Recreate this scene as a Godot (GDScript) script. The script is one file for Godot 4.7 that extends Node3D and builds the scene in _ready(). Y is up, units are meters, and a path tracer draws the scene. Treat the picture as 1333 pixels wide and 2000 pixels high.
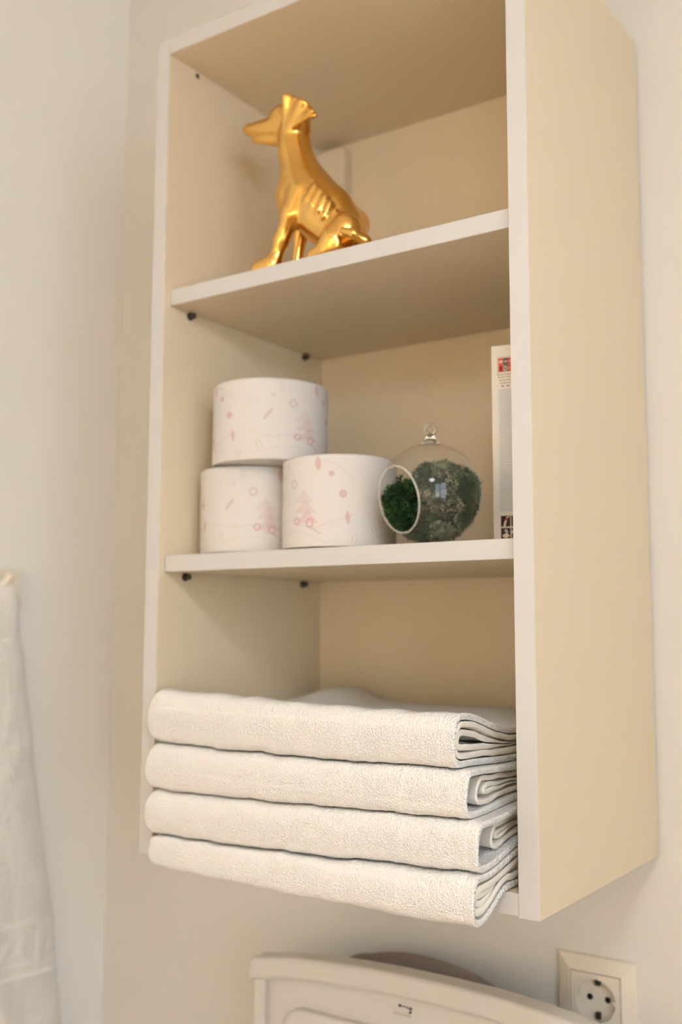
extends Node3D
# A white wall cabinet in a bathroom. Origin: lower left front corner of the cabinet; x right, y up, z towards the viewer.

const T := 0.0162      # board thickness
const W := 0.40
const H := 0.7963
const D := 0.269
const WALL_Z := -0.272
const WALL_X := -0.33
const FLOOR_Y := -1.25
const CEIL_Y := 1.25

var taken := {}
var M := {}

# ---------------------------------------------------------------- naming
func numbered(called: String) -> String:
	if not taken.has(called):
		taken[called] = 0
		return called
	taken[called] += 1
	return "%s_%03d" % [called, taken[called]]

func tag(o: Node, label: String, category: String, group := "", kind := "") -> void:
	if label: o.set_meta("label", label)
	if category: o.set_meta("category", category)
	if group: o.set_meta("group", group)
	if kind: o.set_meta("kind", kind)

func thing(called: String, label: String, category: String, at := Vector3.ZERO, group := "") -> Node3D:
	var o := Node3D.new()
	o.name = numbered(called)
	add_child(o)
	o.position = at
	tag(o, label, category, group)
	return o

func obj(called: String, mesh: Mesh, m: Material, parent: Node = self, at := Vector3.ZERO) -> MeshInstance3D:
	var o := MeshInstance3D.new()
	o.name = numbered(called) if parent == self else called
	o.mesh = mesh
	o.material_override = m
	o.cast_shadow = GeometryInstance3D.SHADOW_CASTING_SETTING_ON
	parent.add_child(o, true)
	o.position = at
	return o

func struct(called: String, mesh: Mesh, m: Material) -> MeshInstance3D:
	var o := obj(called, mesh, m)
	o.set_meta("kind", "structure")
	return o

# ---------------------------------------------------------------- meshes
func begin() -> SurfaceTool:
	var st := SurfaceTool.new()
	st.begin(Mesh.PRIMITIVE_TRIANGLES)
	return st

func done(st: SurfaceTool, smooth := true) -> ArrayMesh:
	if smooth: st.index()
	st.generate_normals()
	return st.commit()

func tri(st: SurfaceTool, a: Vector3, b: Vector3, c: Vector3, out: Vector3, group := -1) -> void:
	st.set_smooth_group(group)
	if (a - c).cross(a - b).dot(out) < 0.0:
		var k := b
		b = c
		c = k
	st.add_vertex(a); st.add_vertex(b); st.add_vertex(c)

func quad(st: SurfaceTool, a: Vector3, b: Vector3, c: Vector3, d: Vector3, out: Vector3, group := -1) -> void:
	tri(st, a, b, c, out, group)
	tri(st, a, c, d, out, group)

# a box from lo to hi with chamfered edges
func add_box(st: SurfaceTool, lo: Vector3, hi: Vector3, b := 0.0008) -> void:
	var mid := (lo + hi) / 2.0
	var e := (hi - lo) / 2.0
	b = minf(b, minf(e.x, minf(e.y, e.z)) * 0.9)
	for ax in 3:
		var u := (ax + 1) % 3
		var v := (ax + 2) % 3
		for s in [-1.0, 1.0]:
			var n := Vector3.ZERO
			n[ax] = s
			var c: Array[Vector3] = []
			for k in [[-1, -1], [1, -1], [1, 1], [-1, 1]]:
				var q := Vector3.ZERO
				q[ax] = s * e[ax]
				q[u] = k[0] * (e[u] - b)
				q[v] = k[1] * (e[v] - b)
				c.append(mid + q)
			quad(st, c[0], c[1], c[2], c[3], n)
		for su in [-1.0, 1.0]:
			for sv in [-1.0, 1.0]:
				var n2 := Vector3.ZERO
				n2[u] = su
				n2[v] = sv
				var p: Array[Vector3] = []
				for w in [[-1, 0], [1, 0], [1, 1], [-1, 1]]:
					var q2 := Vector3.ZERO
					q2[ax] = w[0] * (e[ax] - b)
					q2[u] = su * (e[u] - (b if w[1] == 0 else 0.0))
					q2[v] = sv * (e[v] - (0.0 if w[1] == 0 else b))
					p.append(mid + q2)
				quad(st, p[0], p[1], p[2], p[3], n2)
	for sx in [-1.0, 1.0]:
		for sy in [-1.0, 1.0]:
			for sz in [-1.0, 1.0]:
				var n3 := Vector3(sx, sy, sz)
				var f := mid + Vector3(sx * e.x, sy * e.y, sz * e.z)
				tri(st, f - Vector3(0, sy * b, sz * b), f - Vector3(sx * b, 0, sz * b), f - Vector3(sx * b, sy * b, 0), n3)

func box(lo: Vector3, hi: Vector3, b := 0.0008) -> ArrayMesh:
	var st := begin()
	add_box(st, lo, hi, b)
	return done(st, false)

# profile of [radius, y], turned round the y axis; points of a sharp corner are given twice
func lathe(profile: Array, segs := 48) -> ArrayMesh:
	var st := begin()
	add_lathe(st, profile, segs)
	return done(st)

func add_lathe(st: SurfaceTool, profile: Array, segs := 48, basis := Basis.IDENTITY, at := Vector3.ZERO) -> void:
	var g := 1
	for i in profile.size() - 1:
		var a: Array = profile[i]
		var b: Array = profile[i + 1]
		if absf(a[0] - b[0]) < 1e-7 and absf(a[1] - b[1]) < 1e-7:
			g += 1
			continue
		var n2 := Vector2(b[1] - a[1], a[0] - b[0])   # outward when the profile runs upwards
		for k in segs:
			var p0 := TAU * k / segs
			var p1 := TAU * (k + 1) / segs
			if k == segs - 1: p1 = 0.0
			var d0 := Vector3(cos(p0), 0, sin(p0))
			var d1 := Vector3(cos(p1), 0, sin(p1))
			var out := basis * ((d0 + d1) * 0.5 * n2.x + Vector3(0, n2.y, 0))
			var q := [d0 * a[0] + Vector3(0, a[1], 0), d1 * a[0] + Vector3(0, a[1], 0), d1 * b[0] + Vector3(0, b[1], 0), d0 * b[0] + Vector3(0, b[1], 0)]
			for j in 4: q[j] = at + basis * q[j]
			if a[0] > 1e-7: tri(st, q[0], q[1], q[2], out, g)
			if b[0] > 1e-7: tri(st, q[0], q[2], q[3], out, g)

# a round tube along points; radius may be a number for each
func tube(points: PackedVector3Array, radii: PackedFloat32Array, segs := 12, closed := false) -> ArrayMesh:
	var st := begin()
	add_tube(st, points, radii, segs, closed)
	return done(st)

func add_tube(st: SurfaceTool, points: PackedVector3Array, radii: PackedFloat32Array, segs := 12, closed := false) -> void:
	var n := points.size()
	var rings := []
	var side := Vector3.ZERO
	for i in n:
		var t := (points[(i + 1) % n] - points[(i - 1 + n) % n]) if closed else (points[mini(i + 1, n - 1)] - points[maxi(i - 1, 0)])
		t = t.normalized()
		if side == Vector3.ZERO:
			side = t.cross(Vector3.UP if absf(t.y) < 0.9 else Vector3.RIGHT).normalized()
		side = (side - t * side.dot(t)).normalized()
		var up := t.cross(side)
		var ring := PackedVector3Array()
		for k in segs:
			var a := TAU * k / segs
			ring.append(points[i] + (side * cos(a) + up * sin(a)) * radii[i])
		rings.append(ring)
	for i in (n if closed else n - 1):
		var j := (i + 1) % n
		for k in segs:
			var l := (k + 1) % segs
			var out: Vector3 = rings[i][k] + rings[j][l] - points[i] - points[j]
			quad(st, rings[i][k], rings[i][l], rings[j][l], rings[j][k], out, 1)
	if not closed:
		for k in segs:
			var l := (k + 1) % segs
			tri(st, points[0], rings[0][k], rings[0][l], points[0] - points[1], 2)
			tri(st, points[n - 1], rings[n - 1][k], rings[n - 1][l], points[n - 1] - points[n - 2], 3)

# an outline in x and y, extruded from z0 (back) to z1 (front) with a rounded front edge of radius b
func plate(outline: PackedVector2Array, z0: float, z1: float, b := 0.002) -> ArrayMesh:
	var st := begin()
	if Geometry2D.is_polygon_clockwise(outline): outline.reverse()
	var loops := [[outline, z0]]
	for s in 4:
		var a := PI / 2.0 * s / 3.0
		var inset: PackedVector2Array = outline if s == 0 else inset_of(outline, b * (1.0 - cos(a)))
		loops.append([inset, z1 - b + b * sin(a)])
	var n := outline.size()
	for i in loops.size() - 1:
		for k in n:
			var l := (k + 1) % n
			var p: Vector2 = loops[i][0][k]
			var q: Vector2 = loops[i][0][l]
			var r: Vector2 = loops[i + 1][0][l]
			var s2: Vector2 = loops[i + 1][0][k]
			var e := q - p
			quad(st, Vector3(p.x, p.y, loops[i][1]), Vector3(q.x, q.y, loops[i][1]), Vector3(r.x, r.y, loops[i + 1][1]), Vector3(s2.x, s2.y, loops[i + 1][1]), Vector3(e.y, -e.x, e.length() * (0.0 if i == 0 else 0.5)), 1)
	for side in [[0, Vector3.BACK * -1.0], [loops.size() - 1, Vector3.BACK]]:
		var ol: PackedVector2Array = loops[side[0]][0]
		var ids := Geometry2D.triangulate_polygon(ol)
		for k in ids.size() / 3:
			var v := []
			for c in 3: v.append(Vector3(ol[ids[k * 3 + c]].x, ol[ids[k * 3 + c]].y, loops[side[0]][1]))
			tri(st, v[0], v[1], v[2], side[1], 2)
	return done(st)

func inset_of(ol: PackedVector2Array, d: float) -> PackedVector2Array:
	var out := PackedVector2Array()
	var n := ol.size()
	for k in n:
		var e0 := (ol[k] - ol[(k - 1 + n) % n]).normalized()
		var e1 := (ol[(k + 1) % n] - ol[k]).normalized()
		var n0 := Vector2(-e0.y, e0.x)
		var n1 := Vector2(-e1.y, e1.x)
		var m := (n0 + n1).normalized()
		out.append(ol[k] + m * d / maxf(0.4, m.dot(n0)))
	return out

func rounded(lo: Vector2, hi: Vector2, r: float, steps := 6) -> PackedVector2Array:
	var out := PackedVector2Array()
	var c := [[hi.x - r, hi.y - r, 0.0], [lo.x + r, hi.y - r, 90.0], [lo.x + r, lo.y + r, 180.0], [hi.x - r, lo.y + r, 270.0]]
	for k in c:
		for s in steps + 1:
			var a := deg_to_rad(k[2] + 90.0 * s / steps)
			out.append(Vector2(k[0] + r * cos(a), k[1] + r * sin(a)))
	return out

# ---------------------------------------------------------------- materials
func mat(color: Color, rough := 0.6, metal := 0.0) -> StandardMaterial3D:
	var m := StandardMaterial3D.new()
	m.albedo_color = color
	m.roughness = rough
	m.metallic = metal
	return m

func noise_tex(freq: float, octaves: int, size := 512, kind := FastNoiseLite.TYPE_SIMPLEX_SMOOTH, s := 7) -> NoiseTexture2D:
	var n := FastNoiseLite.new()
	n.seed = s
	n.noise_type = kind
	n.frequency = freq
	n.fractal_octaves = octaves
	var t := NoiseTexture2D.new()
	t.width = size
	t.height = size
	t.seamless = true
	t.noise = n
	return t

func relief(m: StandardMaterial3D, t: Texture2D, cm: float, scale: float) -> void:
	m.heightmap_enabled = true
	m.heightmap_texture = t
	m.heightmap_scale = cm
	m.uv1_triplanar = true
	m.uv1_world_triplanar = true
	m.uv1_scale = Vector3.ONE * scale

func make_materials() -> void:
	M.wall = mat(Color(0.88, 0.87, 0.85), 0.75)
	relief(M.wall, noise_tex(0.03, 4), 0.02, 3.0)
	M.lit_left_wall = mat(Color(0.965, 0.955, 0.94), 0.7)  # lighter than the other walls: extra light put into its colour
	relief(M.lit_left_wall, M.wall.heightmap_texture, 0.02, 3.0)
	M.warm_wall = mat(Color(0.92, 0.86, 0.75), 0.6)
	M.ceiling = mat(Color(0.93, 0.90, 0.85), 0.85)
	M.floor = mat(Color(0.68, 0.54, 0.38), 0.5)
	M.edge_band = mat(Color(0.80, 0.795, 0.785), 0.4)
	M.white_board = mat(Color(0.905, 0.845, 0.74), 0.42)
	relief(M.white_board, noise_tex(0.12, 3), 0.004, 12.0)
	M.white_board.metallic_specular = 0.35
	M.steel = mat(Color(0.33, 0.32, 0.31), 0.4, 0.9)
	M.black = mat(Color(0.03, 0.025, 0.02), 0.6)
	M.gold = mat(Color(0.94, 0.75, 0.42), 0.17, 1.0)
	M.plastic = mat(Color(0.835, 0.815, 0.79), 0.32)
	M.plastic.metallic_specular = 0.45
	M.hose = mat(Color(0.62, 0.56, 0.53), 0.55)
	M.socket = mat(Color(0.90, 0.87, 0.82), 0.35)
	M.terry = mat(Color(0.985, 0.978, 0.965), 1.0)
	M.terry.metallic_specular = 0.2
	M.terry.rim_enabled = true
	M.terry.rim = 0.35
	M.terry.rim_tint = 0.6
	relief(M.terry, noise_tex(0.075, 2, 512, FastNoiseLite.TYPE_CELLULAR), 0.20, 18.0)
	M.terry_hem = mat(Color(0.96, 0.935, 0.895), 1.0)
	relief(M.terry_hem, noise_tex(0.09, 2), 0.03, 24.0)
	M.glass = mat(Color(1, 1, 1, 0.02), 0.02)
	M.glass.transparency = BaseMaterial3D.TRANSPARENCY_ALPHA
	M.solid_glass = mat(Color(0.97, 0.97, 0.95, 0.0), 0.02)
	M.solid_glass.refraction_enabled = true
	M.solid_glass.refraction_scale = 0.05
	M.lit_rim_glass = mat(Color(0.97, 0.95, 0.91, 0.22), 0.05)  # milky cream: the light that the rim catches, put into its colour
	M.lit_rim_glass.transparency = BaseMaterial3D.TRANSPARENCY_ALPHA
	M.moss = mat(Color(1, 1, 1), 0.95)
	M.moss.vertex_color_use_as_albedo = true
	M.moss_core = mat(Color(0.05, 0.065, 0.035), 1.0)  # near black: the shade in the gaps between sprigs put into colour
	M.card = mat(Color(0.63, 0.52, 0.40), 0.9)
	M.brass = mat(Color(0.83, 0.62, 0.28), 0.3, 1.0)
	M.glow = mat(Color(1, 1, 1), 0.5)
	M.glow.emission_enabled = true
	M.glow.emission = Color(0.93, 0.95, 1.0)
	M.glow.emission_energy_multiplier = 15.0
	M.warm_glow = mat(Color(1, 1, 1), 0.5)
	M.warm_glow.emission_enabled = true
	M.warm_glow.emission = Color(1.0, 0.80, 0.55)
	M.warm_glow.emission_energy_multiplier = 2.0

# ---------------------------------------------------------------- pictures (flat print)
func dot(im: Image, c: Vector2, r: float, col: Color, inner := 0.0) -> void:
	for y in range(maxi(0, int(c.y - r - 1)), mini(im.get_height(), int(c.y + r + 2))):
		for x in range(int(c.x - r - 1), int(c.x + r + 2)):
			var d := Vector2(x, y).distance_to(c)
			if d <= r and d >= inner:
				var xx := posmod(x, im.get_width())
				im.set_pixel(xx, y, im.get_pixel(xx, y).lerp(col, col.a))

func stroke(im: Image, a: Vector2, b: Vector2, w: float, col: Color) -> void:
	var lo := Vector2(minf(a.x, b.x), minf(a.y, b.y)) - Vector2(w, w)
	var hi := Vector2(maxf(a.x, b.x), maxf(a.y, b.y)) + Vector2(w, w)
	for y in range(maxi(0, int(lo.y)), mini(im.get_height(), int(hi.y) + 1)):
		for x in range(int(lo.x), int(hi.x) + 1):
			var p := Vector2(x, y)
			if p.distance_to(Geometry2D.get_closest_point_to_segment(p, a, b)) <= w * 0.5:
				var xx := posmod(x, im.get_width())
				im.set_pixel(xx, y, im.get_pixel(xx, y).lerp(col, col.a))

func leaf(im: Image, c: Vector2, l: float, w: float, ang: float, col: Color, hollow := false) -> void:
	for y in range(maxi(0, int(c.y - l)), mini(im.get_height(), int(c.y + l + 1))):
		for x in range(int(c.x - l), int(c.x + l + 1)):
			var p := (Vector2(x, y) - c).rotated(-ang)
			var q := absf(p.y) / w / maxf(0.001, 1.0 - pow(absf(p.x) / l, 2.0))
			if absf(p.x) < l and q < 1.0 and (not hollow or q > 0.6):
				var xx := posmod(x, im.get_width())
				im.set_pixel(xx, y, im.get_pixel(xx, y).lerp(col, col.a))

func curve(im: Image, pts: Array, w: float, col: Color) -> void:
	var c := Curve2D.new()
	for k in pts.size():
		var h: Vector2 = (pts[mini(k + 1, pts.size() - 1)] - pts[maxi(k - 1, 0)]) / 6.0
		c.add_point(pts[k], -h, h)
	var bk := c.tessellate(4)
	for k in bk.size() - 1: stroke(im, bk[k], bk[k + 1], w, col)

func paper_picture() -> ImageTexture:
	var im := Image.create(1280, 320, false, Image.FORMAT_RGB8)
	im.fill(Color(0.845, 0.83, 0.815))
	var rng := RandomNumberGenerator.new()
	rng.seed = 11
	var pink := Color(0.78, 0.60, 0.60, 0.55)
	var grey := Color(0.76, 0.68, 0.66, 0.50)
	var pale := Color(0.80, 0.72, 0.70, 0.35)
	# motifs in millimetres, three repeats round the roll
	var at := func(n: int, x: float, y: float) -> Vector2: return Vector2(426.67 * n + x * 4.0, y * 4.0)
	for n in 3:
		curve(im, [at.call(n, 3, 51), at.call(n, 18, 56), at.call(n, 40, 55), at.call(n, 62, 62), at.call(n, 100, 50)], 4.0, pale)
		curve(im, [at.call(n, 6, 72), at.call(n, 26, 66), at.call(n, 50, 66), at.call(n, 74, 76)], 3.6, pale)
		curve(im, [at.call(n, 66, 4), at.call(n, 80, 8), at.call(n, 98, 22)], 3.4, pale)
		dot(im, at.call(n, 40, 24), 17, grey, 9.0)
		dot(im, at.call(n, 78, 17), 10, pink)
		dot(im, at.call(n, 88, 34), 14, pink)
		dot(im, at.call(n, 88, 34), 6, pale)
		dot(im, at.call(n, 22, 17), 9, pale)
		leaf(im, at.call(n, 66, 8), 26, 11, 1.5, pink)
		leaf(im, at.call(n, 18, 35), 32, 8, 2.2, grey)
		leaf(im, at.call(n, 92, 54), 24, 8, 1.5, pink)
		leaf(im, at.call(n, 10, 64), 26, 10, 1.2, grey, true)
		leaf(im, at.call(n, 30, 8), 24, 9, 1.7, grey, true)
		leaf(im, at.call(n, 98, 72), 24, 9, 1.9, grey, true)
		for k in 3:
			var a: Vector2 = at.call(n, 52 + k * 2, 29 + k * 8.5)
			for s in 14:
				stroke(im, a + Vector2(-s * 3.4, s * 3.4), a + Vector2(s * 3.0, s * 3.4 + 4), 4.2, Color(pink.r, pink.g, pink.b, 0.13 + 0.05 * k))
		dot(im, at.call(n, 44, 56), 15, pink, 7.0)
		dot(im, at.call(n, 58, 58), 17, pink, 9.0)
		stroke(im, at.call(n, 57, 61), at.call(n, 68, 67), 7.0, grey)
		for k in 8: dot(im, at.call(n, rng.randf() * 106, 3 + rng.randf() * 74), 3.0 + rng.randf() * 3.0, pale)
	return ImageTexture.create_from_image(im)

func box_picture() -> ImageTexture:
	# 62 x 180 mm at 8 pixels a millimetre
	var k := 8.0
	var im := Image.create(496, 1440, false, Image.FORMAT_RGB8)
	im.fill(Color(0.93, 0.915, 0.89))
	var ink := Color(0.16, 0.12, 0.11, 1)
	var red := Color(0.82, 0.10, 0.08, 1)
	# logo in its thin frame
	im.fill_rect(Rect2i(int(5.0 * k), int(10.4 * k), int(15.4 * k), int(16.0 * k)), Color(0.22, 0.2, 0.16))
	im.fill_rect(Rect2i(int(5.3 * k), int(10.7 * k), int(14.8 * k), int(15.4 * k)), Color(0.93, 0.90, 0.84))
	var tiles := [[red, Color(0.93, 0.75, 0.72)], [ink, Color(0.66, 0.63, 0.63)], [red, Color(0.92, 0.52, 0.52)], [red, Color(0.55, 0.03, 0.03)], [ink, Color(0.9, 0.88, 0.85)], [red, Color(0.96, 0.50, 0.30)]]
	for n in 6:
		var x := (6.2 + 4.45 * (n % 3)) * k
		var y := (11.5 + 6.3 * (n / 3)) * k
		im.fill_rect(Rect2i(int(x), int(y), int(4.25 * k), int(6.0 * k)), tiles[n][0])
		var c := Vector2(x + 2.12 * k, y + 3.0 * k)
		if n == 3:
			stroke(im, c + Vector2(0, -16), c + Vector2(0, 16), 10, tiles[n][1])
		elif n == 4:
			stroke(im, c + Vector2(-9, -15), c + Vector2(-9, 15), 7, tiles[n][1])
			curve(im, [c + Vector2(-9, -15), c + Vector2(4, -13), c + Vector2(11, 0), c + Vector2(4, 13), c + Vector2(-9, 15)], 7, tiles[n][1])
		else:
			dot(im, c, 14, tiles[n][1], 0.0)
	# lines of small type
	var rng := RandomNumberGenerator.new()
	rng.seed = 5
	for n in 4:
		var x := (5.5 + n * 1.0) * k
		while x < 56 * k:
			var w := (0.8 + rng.randf() * 2.6) * k
			im.fill_rect(Rect2i(int(x), int((28.2 + n * 2.7) * k), int(w), int(0.9 * k)), Color(0.64, 0.58, 0.48) if n < 3 else ink)
			x += w + 0.6 * k + (12.0 if n == 3 else 0.0)
	im.fill_rect(Rect2i(int(5.4 * k), int(39.0 * k), int(50 * k), int(110 * k)), Color(0.86, 0.875, 0.885))
	for n in 52:
		var y := (40.2 + n * 2.08) * k
		var x := 7.0 * k
		var stop := (54.0 if rng.randf() > 0.2 else 18.0 + rng.randf() * 30.0) * k
		while x < stop:
			var w := (0.7 + rng.randf() * 2.4) * k
			im.fill_rect(Rect2i(int(x), int(y), int(w), int(0.75 * k)), Color(0.74, 0.765, 0.785))
			x += w + 0.55 * k
	# four little pictures
	for n in 8:
		var x := (6.6 + 9.4 * (n % 4)) * k
		var y := (152.2 + 10.6 * (n / 4)) * k
		im.fill_rect(Rect2i(int(x), int(y), int(8.7 * k), int(9.6 * k)), Color(0.07, 0.05, 0.05))
		var c := Vector2(x + 4.3 * k, y + 4.8 * k)
		var skin := Color(0.93, 0.86, 0.80, 1)
		match n % 4 + (0 if n < 4 else 4):
			0, 6:
				stroke(im, c + Vector2(-10, 30), c + Vector2(0, -6), 15, skin)
				stroke(im, c + Vector2(-4, -8), c + Vector2(8, -30), 9, red)
				stroke(im, c + Vector2(8, -26), c + Vector2(24, -34), 8, skin)
			1, 3:
				dot(im, c + Vector2(2, -12), 17, skin)
				stroke(im, c + Vector2(-16, 20), c + Vector2(20, 26), 14, skin)
				stroke(im, c + Vector2(-20, -2), c + Vector2(6, 4), 7, red)
			5, 7:
				stroke(im, c + Vector2(-24, 20), c + Vector2(22, 8), 14, Color(0.88, 0.42, 0.22, 1))
				stroke(im, c + Vector2(-26, -8), c + Vector2(0, -30), 22, skin)
				stroke(im, c + Vector2(-22, 32), c + Vector2(24, 22), 8, Color(0.95, 0.80, 0.40, 1))
			_:
				leaf(im, c + Vector2(0, 16), 28, 16, 0.0, skin)
				stroke(im, c + Vector2(4, 8), c + Vector2(10, -14), 9, skin)
				dot(im, c + Vector2(0, -20), 10, skin, 4.0)
	for n in 2:
		var x := 6.0 * k
		while x < 52 * k:
			var w := (0.8 + rng.randf() * 2.0) * k
			im.fill_rect(Rect2i(int(x), int((174.6 + n * 1.7) * k), int(w), int(0.6 * k)), Color(0.62, 0.55, 0.52))
			x += w + 0.7 * k
	return ImageTexture.create_from_image(im)

# ---------------------------------------------------------------- scene
func _ready() -> void:
	make_materials()
	setup_view()
	build_room()
	build_lamps()
	build_cabinet()
	build_towels()
	build_dog()
	build_rolls()
	build_globe()
	build_carton()
	build_hanging_towel()
	build_appliance()
	build_socket()

func setup_view() -> void:
	var cam := Camera3D.new()
	cam.name = "camera"
	add_child(cam)
	var lens := CameraAttributesPhysical.new()
	lens.frustum_focal_length = 24.622
	lens.frustum_focus_distance = 0.78
	lens.exposure_aperture = 2.8
	lens.frustum_near = 0.02
	lens.frustum_far = 50.0
	cam.attributes = lens
	cam.fov = 51.967
	cam.near = 0.02
	cam.far = 50.0
	cam.transform = Transform3D(Basis(Vector3(0.82516, 0.00302, -0.56489), Vector3(0.05935, 0.99399, 0.09202), Vector3(0.56177, -0.10946, 0.82002)).orthonormalized(), Vector3(0.7224, 0.20895, 0.72369))
	var env := Environment.new()
	env.background_mode = Environment.BG_COLOR
	env.background_color = Color(0.90, 0.955, 1.0)   # overcast sky, seen through the added window only
	env.background_energy_multiplier = 5.6
	env.tonemap_mode = Environment.TONE_MAPPER_LINEAR
	env.tonemap_exposure = 1.03
	env.sdfgi_enabled = true
	env.ssao_enabled = true
	env.ssil_enabled = true
	var we := WorldEnvironment.new()
	we.name = "world_environment"
	we.environment = env
	add_child(we)

func build_room() -> void:
	var x1 := 1.8
	var z1 := 2.05
	var k := 0.1
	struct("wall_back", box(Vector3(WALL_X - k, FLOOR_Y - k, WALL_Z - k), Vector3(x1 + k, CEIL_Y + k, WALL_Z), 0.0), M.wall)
	struct("wall_left", box(Vector3(WALL_X - k, FLOOR_Y - k, WALL_Z), Vector3(WALL_X, CEIL_Y + k, z1), 0.0), M.lit_left_wall)
	# right wall, out of frame, with a window added for neutral fill light
	var w0 := Vector2(0.70, -0.25)   # z, y
	var w1 := Vector2(1.90, 0.95)
	var st := begin()
	add_box(st, Vector3(x1, FLOOR_Y - k, WALL_Z), Vector3(x1 + k, CEIL_Y + k, w0.x), 0.0)
	add_box(st, Vector3(x1, FLOOR_Y - k, w1.x), Vector3(x1 + k, CEIL_Y + k, z1), 0.0)
	add_box(st, Vector3(x1, FLOOR_Y - k, w0.x), Vector3(x1 + k, w0.y, w1.x), 0.0)
	add_box(st, Vector3(x1, w1.y, w0.x), Vector3(x1 + k, CEIL_Y + k, w1.x), 0.0)
	struct("wall_right", done(st, false), M.wall)
	var win := Node3D.new()
	win.name = "added_window_1"
	add_child(win)
	win.set_meta("kind", "structure")
	var zm := (w0.x + w1.x) / 2.0
	for e in [[Vector2(w0.x, w0.y), Vector2(w1.x, w0.y + 0.05)], [Vector2(w0.x, w1.y - 0.05), Vector2(w1.x, w1.y)], [Vector2(w0.x, w0.y + 0.05), Vector2(w0.x + 0.05, w1.y - 0.05)], [Vector2(w1.x - 0.05, w0.y + 0.05), Vector2(w1.x, w1.y - 0.05)], [Vector2(zm - 0.03, w0.y + 0.05), Vector2(zm + 0.03, w1.y - 0.05)]]:
		obj("added_window_frame", box(Vector3(x1 + 0.03, e[0].y, e[0].x), Vector3(x1 + 0.08, e[1].y, e[1].x), 0.003), M.plastic, win)
	for s in [[w0.x + 0.05, zm - 0.03], [zm + 0.03, w1.x - 0.05]]:
		obj("added_pane", box(Vector3(x1 + 0.053, w0.y + 0.05, s[0]), Vector3(x1 + 0.057, w1.y - 0.05, s[1]), 0.0), M.glass, win)
	struct("wall_front", box(Vector3(WALL_X - k, FLOOR_Y - k, z1), Vector3(x1 + k, CEIL_Y + k, z1 + k), 0.0), M.warm_wall)
	struct("floor", box(Vector3(WALL_X, FLOOR_Y - k, WALL_Z), Vector3(x1, FLOOR_Y, z1), 0.0), M.floor)
	struct("ceiling", box(Vector3(WALL_X, CEIL_Y, WALL_Z), Vector3(x1, CEIL_Y + k, z1), 0.0), M.ceiling)

func build_lamps() -> void:
	# pendant lamp with a small gold shade, just above the camera: it is mirrored in the glass globe and the golden dog
	var pt := Vector3(0.70, 0.64, 0.60)
	var p := thing("pendant_lamp", "pendant lamp with a golden metal shade hanging above the camera", "lamp", pt)
	obj("shade", lathe([[0.088, 0.030], [0.092, 0.030], [0.092, 0.030], [0.066, 0.085], [0.028, 0.105], [0.010, 0.108], [0.0, 0.108]], 48), M.brass, p)
	obj("cord", tube(PackedVector3Array([Vector3(0, 0.105, 0), Vector3(0, CEIL_Y - pt.y, 0)]), PackedFloat32Array([0.003, 0.003]), 8), M.black, p)
	obj("ceiling_rose", lathe([[0.0, -0.03], [0.045, -0.025], [0.05, 0.0], [0.05, 0.0], [0.0, 0.0]], 32), M.brass, p, Vector3(0, CEIL_Y - pt.y, 0))
	obj("bulb_diffuser", lathe([[0.0, -0.042], [0.040, -0.038], [0.068, -0.026], [0.084, -0.006], [0.084, 0.010], [0.070, 0.028], [0.040, 0.040], [0.0, 0.042]], 40), M.glow, p)
	var o := OmniLight3D.new()
	o.name = "pendant_lamp_light"
	o.light_energy = 0.025
	o.light_color = Color(0.90, 0.94, 1.0)
	o.light_size = 0.07
	o.omni_range = 8.0
	o.omni_attenuation = 2.0
	o.shadow_enabled = true
	p.add_child(o)
	added_wall_washer(Vector3(0.35, 0.15, 2.05), "left")
	added_wall_washer(Vector3(1.15, 0.15, 2.05), "right")

func added_wall_washer(at: Vector3, side: String) -> void:
	# added fill lamp, a metal shield in front of its bulbs: it lights the wall behind the camera, which fills the cabinet with warm soft light
	var t := thing("added_fill_lamp", "added fill lamp with a metal shield on the wall behind the camera, %s one of two" % side, "lamp", at)
	obj("shield", box(Vector3(-0.16, -0.09, -0.105), Vector3(0.16, 0.09, -0.100), 0.002), M.brass, t)
	obj("bracket", box(Vector3(-0.02, -0.02, -0.101), Vector3(0.02, 0.02, 0.0), 0.002), M.brass, t)
	for s in [-1, 1]:
		obj("bulb", lathe([[0.0, -0.03], [0.02, -0.022], [0.028, 0.0], [0.02, 0.022], [0.0, 0.03]], 24), M.warm_glow, t, Vector3(0.08 * s, 0, -0.065))
		var w := OmniLight3D.new()
		w.name = "added_fill_light"
		w.light_energy = 0.29
		w.light_color = Color(1.0, 0.98, 0.93)
		w.light_size = 0.028
		w.omni_range = 8.0
		w.omni_attenuation = 2.0
		w.shadow_enabled = true
		t.add_child(w, true)
		w.position = Vector3(0.08 * s, 0, -0.065)

# a cream laminated board with a white edge band along its front
func board(called: String, lo: Vector3, hi: Vector3, parent: Node) -> void:
	var part := obj(called, box(lo, Vector3(hi.x, hi.y, hi.z - 0.0009), 0.0002), M.white_board, parent)
	var band := obj("edge_band", box(Vector3(lo.x, lo.y, hi.z - 0.0009), hi, 0.0005), M.edge_band, part)
	band.set_meta("label", "white edge band on the front of the board")

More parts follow.
